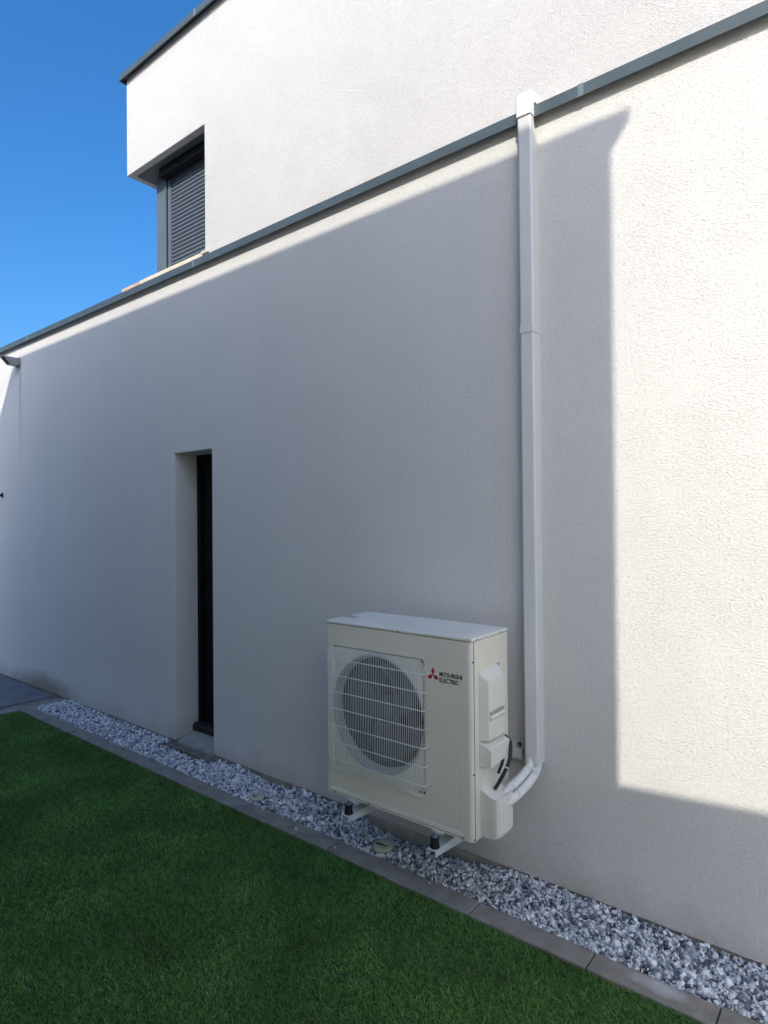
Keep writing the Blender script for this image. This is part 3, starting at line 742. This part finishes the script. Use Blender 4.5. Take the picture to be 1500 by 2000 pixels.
# lower pipe cover
bm = bmesh.new()
xb = X1 + .002
plan = lambda s: [(xb, -.400), (xb + .060 * s, -.402), (xb + .078 * s, -.398), (xb + .088 * s, -.386), (xb + .093 * s, -.36), (xb + .094 * s, -.30), (xb + .090 * s, -.27), (xb, -.262)]
zs = [(.346, .82), (.352, .93), (.368, 1.0), (.50, 1.0), (.522, .97)]
rings = [[bm.verts.new((x, y, z_)) for x, y in plan(s)] for z_, s in zs]
tp = [bm.verts.new((x, y, .546 - .42 * (x - xb) if True else 0)) for x, y in plan(.90)]
rings.append(tp)
for A, B in zip(rings, rings[1:]):
    for k in range(len(A)):
        j = (k + 1) % len(A); bm.faces.new((A[k], A[j], B[j], B[k]))
bm.faces.new(rings[0][::-1]); bm.faces.new(rings[-1])
obj('pipe_cover', bm, M['plastic'], hp, bevel=.005, seg=3)
bm = bmesh.new()
slab_x(bm, [(-.400, .548), (-.400, .640), (-.235, .640), (-.235, .50), (-.262, .50)], [(-.398, .548), (-.398, .640), (-.24, .640), (-.24, .52), (-.262, .52)], xs_, xs_ + .004)
obj('valve_plate', bm, M['plastic'], hp, bevel=.001)
# cable
cab = [(-1.330, -.215, .735), (-1.300, -.222, .718), (-1.287, -.240, .685), (-1.284, -.262, .645), (-1.290, -.285, .61), (-1.305, -.315, .565), (-1.318, -.335, .535)]
bm = bmesh.new(); sp = spline(cab, 8); tube(bm, sp, .008, 12, rs=[.008 + (.0007 if k % 2 else 0) for k in range(len(sp))]); cb_ = obj('cable', bm, M['cable'], hp, smooth=True)
bm = bmesh.new(); tube(bm, [(-1.2885, -.279, .622), (-1.2895, -.282, .617)], .0100, 12); obj('cable_tie', bm, M['white'], cb_)
cab = [(-1.345, -.225, .70), (-1.325, -.235, .67), (-1.318, -.262, .63), (-1.322, -.295, .59)]
bm = bmesh.new(); tube(bm, spline(cab, 8), .007, 10); obj('cable', bm, M['cable'], hp, smooth=True)
# stickers
st = obj('sticker', (lambda bm: (box(bm, X1 + .0022, X1 + .0028, -.244, -.208, 1.030, 1.072), bm)[1])(bmesh.new()), M['sticker'], casing)
bm = bmesh.new()
for (a, b, c, d) in ((-.238, -.228, 1.056, 1.066), (-.224, -.214, 1.056, 1.064), (-.238, -.232, 1.036, 1.050), (-.222, -.213, 1.036, 1.040)):
    box(bm, X1 + .0029, X1 + .0032, a, b, c, d)
obj('printed_mark', bm, mat('print_grey', (0.2, 0.21, 0.22), 0.6, vary=0.1), st)['kind'] = 'stuff'
st = obj('sticker', (lambda bm: (box(bm, X1 + .0022, X1 + .0028, -.196, -.176, .700, .760), bm)[1])(bmesh.new()), M['sticker'], casing)
bm = bmesh.new(); slab_x(bm, [(-.195, .712), (-.177, .712), (-.186, .757)], [(-.195, .712), (-.177, .712), (-.186, .757)], X1 + .0029, X1 + .0032)
obj('printed_mark', bm, bpy.data.materials['print_grey'], st)['kind'] = 'stuff'
adopt(hp)

# refrigerant pipes
pp = thing('pipe_bundle', 'two white insulated pipes curving from the heat pump into the duct', 'pipes', (-1.26, -.15, .5))
def bent(offx, offr, offz):
    P = [(-1.292 + offx * .6, -.340, .478 + offz * .6), (-1.277 + offx, -.262, .498 + offz), (-1.267 + offx, -.180 , .515 + offz)]
    P += [(-1.262 + offx, -.105 , .535 + offz), (-1.262 + offx, -.062 + offr * .6, .556 + offz * .6), (-1.264 + offx, -.040 + offr, .60), (-1.265 + offx, -.036 + offr, .66)]
    return spline(P, 8)
bm = bmesh.new(); tube(bm, bent(-.013, -.014, .019), .0185, 16); p1 = obj('insulated_pipe', bm, M['pipe'], pp, smooth=True)
bm = bmesh.new(); tube(bm, bent(.013, .012, -.014), .0195, 16); obj('insulated_pipe', bm, M['pipe'], pp, smooth=True)
bm = bmesh.new(); tube(bm, [(-1.296, -.035, .66), (-1.296, -.033, .56), (-1.297, -.030, .50), (-1.299, -.026, .47)], .0075, 10); obj('drain_hose', bm, M['pipe'], pp, smooth=True)
for (c, d, nm) in (((-1.262, -.088, .540), (0, .75, .5), 'strap'), ((-1.274, -.245, .501), (.1, 1, .18), 'strap')):
    c = Vector(c); d = Vector(d).normalized(); s = Vector((1, 0, 0)); u = d.cross(s).normalized(); bm = bmesh.new(); rings = []
    for t in (-.002, .002):
        for rad in (1.0,):
            rings.append([bm.verts.new(c + d * t + (s * math.cos(a) * .033 + u * math.sin(a) * .037)) for a in [2 * math.pi * k / 24 for k in range(24)]])
    for k in range(24): bm.faces.new((rings[0][k], rings[0][(k + 1) % 24], rings[1][(k + 1) % 24], rings[1][k]))
    o = obj(nm, bm, M['white'], pp); sm = o.modifiers.new('solid', 'SOLIDIFY'); sm.thickness = .0015
adopt(pp)

# wall bracket
br = thing('wall_bracket', 'white steel wall bracket with two arms carrying the heat pump', 'bracket', (-1.78, -.25, .25))
for xa in (-2.052, -1.540):
    bm = bmesh.new(); h0, h1, hw = .226, .270, .0235
    box(bm, xa - hw, xa + hw, -.512, -.004, h1 - .0025, h1); 
    for s in (-1, 1):
        x_a, x_b = (xa - hw, xa - hw + .0025) if s < 0 else (xa + hw - .0025, xa + hw)
        prism_x(bm, [(-.512, h1 - .026), (-.512, h1 - .0026), (-.004, h1 - .0026), (-.004, h0 - .03)], x_a, x_b)
    arm = obj('arm', bm, M['white'], br)
    bm = bmesh.new(); box(bm, xa - hw, xa + hw, -.0038, -.0010, .19, .66); obj('upright', bm, M['white'], br, bevel=.001)
    for yy in (-.482, -.165):
        bm = bmesh.new(); lathe_z(bm, xa, yy, [(.0215, .2702), (.0225, .276), (.0185, .288), (.0185, .300), (.0215, .312), (.0205, .317)], 24)
        ft = obj('rubber_mount', bm, M['rubber'], arm, smooth=True)
        bm = bmesh.new(); lathe_z(bm, xa, yy, [(.016, .3172), (.016, .3195)], 20); lathe_z(bm, xa, yy, [(.0105, .3197), (.0105, .328)], 6); lathe_z(bm, xa, yy, [(.005, .3282), (.005, .336), (.004, .338)], 10)
        obj('bolt', bm, M['steel'], arm)
    bm = bmesh.new(); box(bm, xa - .010, xa + .030, -.475, -.430, .3345, .3375) if False else box(bm, xa - .024, xa + .024, -.462, -.14, .322, .3348)
    obj('foot_rail', bm, M['white'], br, bevel=.001)
bm = bmesh.new(); box(bm, -2.24, -1.338, -.030, -.0275, .565, .612); box(bm, -2.24, -1.338, -.0274, -.0045, .6095, .612); box(bm, -2.24, -1.338, -.0068, -.0045, .6125, .645)
box(bm, -2.24, -1.338, -.0274, -.0045, .565, .5675)
obj('rail', bm, M['white'], br)
bm = bmesh.new(); lathe_y(bm, -1.357, .628, [(.012, -.0069), (.012, -.009), (.009, -.010), (.009, -.016), (.004, -.017)], 16); obj('bolt', bm, M['screw'], br)
adopt(br)

# ------------------------------------------------------------------ inspection caps in the gravel
for (cx, cy, cr), lab in zip(CAPS, ('small round cream cap with a curved slot in the gravel, nearer the door', 'round cream cap with a dark slotted mark in the gravel just below the heat pump')):
    z0 = float(gz(cx, cy)) + .009
    bm = bmesh.new(); lathe_z(bm, cx, cy, [(cr, z0 - .03), (cr, z0 + .006), (cr - .004, z0 + .010), (cr - .012, z0 + .0112), (cr * .5, z0 + .0125), (.004, z0 + .013)], 36)
    o = tag(obj('inspection_cap', bm, M['capp'], None, smooth=True), lab, 'cap', group='inspection caps in the gravel')
    bm = bmesh.new()
    if cr < .05:
        for k in range(7):
            a = R(200 + 20 * k)
            box(bm, cx + cr * .5 * math.cos(a) - .005, cx + cr * .5 * math.cos(a) + .005, cy + cr * .5 * math.sin(a) - .003, cy + cr * .5 * math.sin(a) + .003, z0 + .011, z0 + .0136)
        box(bm, cx - .008, cx + .010, cy + .004, cy + .009, z0 + .0125, z0 + .0137)
    else:
        for k in range(4):
            a = cx - .034 + k * .017
            box(bm, a, a + (.012 if k < 2 else .006), cy - .022 + k * .002, cy - .008 + k * .002, z0 + .0115, z0 + .0142)
    obj('slot', bm, M['rubber'], o)

# ------------------------------------------------------------------ neighbour's house behind the camera (casts the big shadow)
D = 3.5; ky = math.tan(R(SUN_EL)) / math.cos(R(SUN_AZ)); kx = math.tan(R(SUN_AZ))
def c_(xw, zw, d=D): return (xw + d * kx, zw + d * ky)   # caster point whose shadow falls on (xw, zw) of the wall
nb = thing('neighbour_house', 'rendered neighbouring house with flat roof across the lawn, opposite the heat pump', 'house', (-2, -8, 0))
xr_, zr_ = c_(-.888, 3.42); _, zc_ = c_(0, 3.520); xl_, zl_ = c_(-7.42, 3.45); xl2, zl2 = c_(-7.785, 2.806)
k_ = (xl2 - xl_) / (zl2 - zl_)
bm = bmesh.new(); prism_y(bm, [(xl_ + k_ * (0 - zl_), 0), (xr_, 0), (xr_, zc_ - .09), (xl_ + k_ * (zc_ - .09 - zl_), zc_ - .09)], -D - 8, -D)
obj('wall', bm, M['stucco_n'], nb)
bm = bmesh.new(); box(bm, xl_ + .05, xr_ + .055, -D - 8.06, -D + .05, zc_ - .089, zc_ - .03 + .0 - .05 * ky + .03)
obj('coping', bm, M['zinc'], nb)
xw_, zw_ = c_(-.873, .552); _, zw2 = c_(0, .596 + .045)
bm = bmesh.new(); prism_y(bm, [(xr_ + .002, 0), (xr_ + 1.25, 0), (xr_ + 1.25, zw_ + .082), (xr_ + .002, zw_)], -D - 6, -D)
obj('garage', bm, M['stucco_n'], nb)
for xa, za in ((-4.2, 1.0), (-1.2, 1.0), (-4.2, 4.2), (-1.2, 4.2)):
    bm = bmesh.new(); box(bm, xa, xa + 1.3, -D + .001, -D + .04, za, za + 1.3); f = obj('window', bm, M['anthracite'], nb)
    bm = bmesh.new(); box(bm, xa + .07, xa + 1.23, -D + .041, -D + .046, za + .07, za + 1.23); obj('pane', bm, M['glass'], f)
adopt(nb)
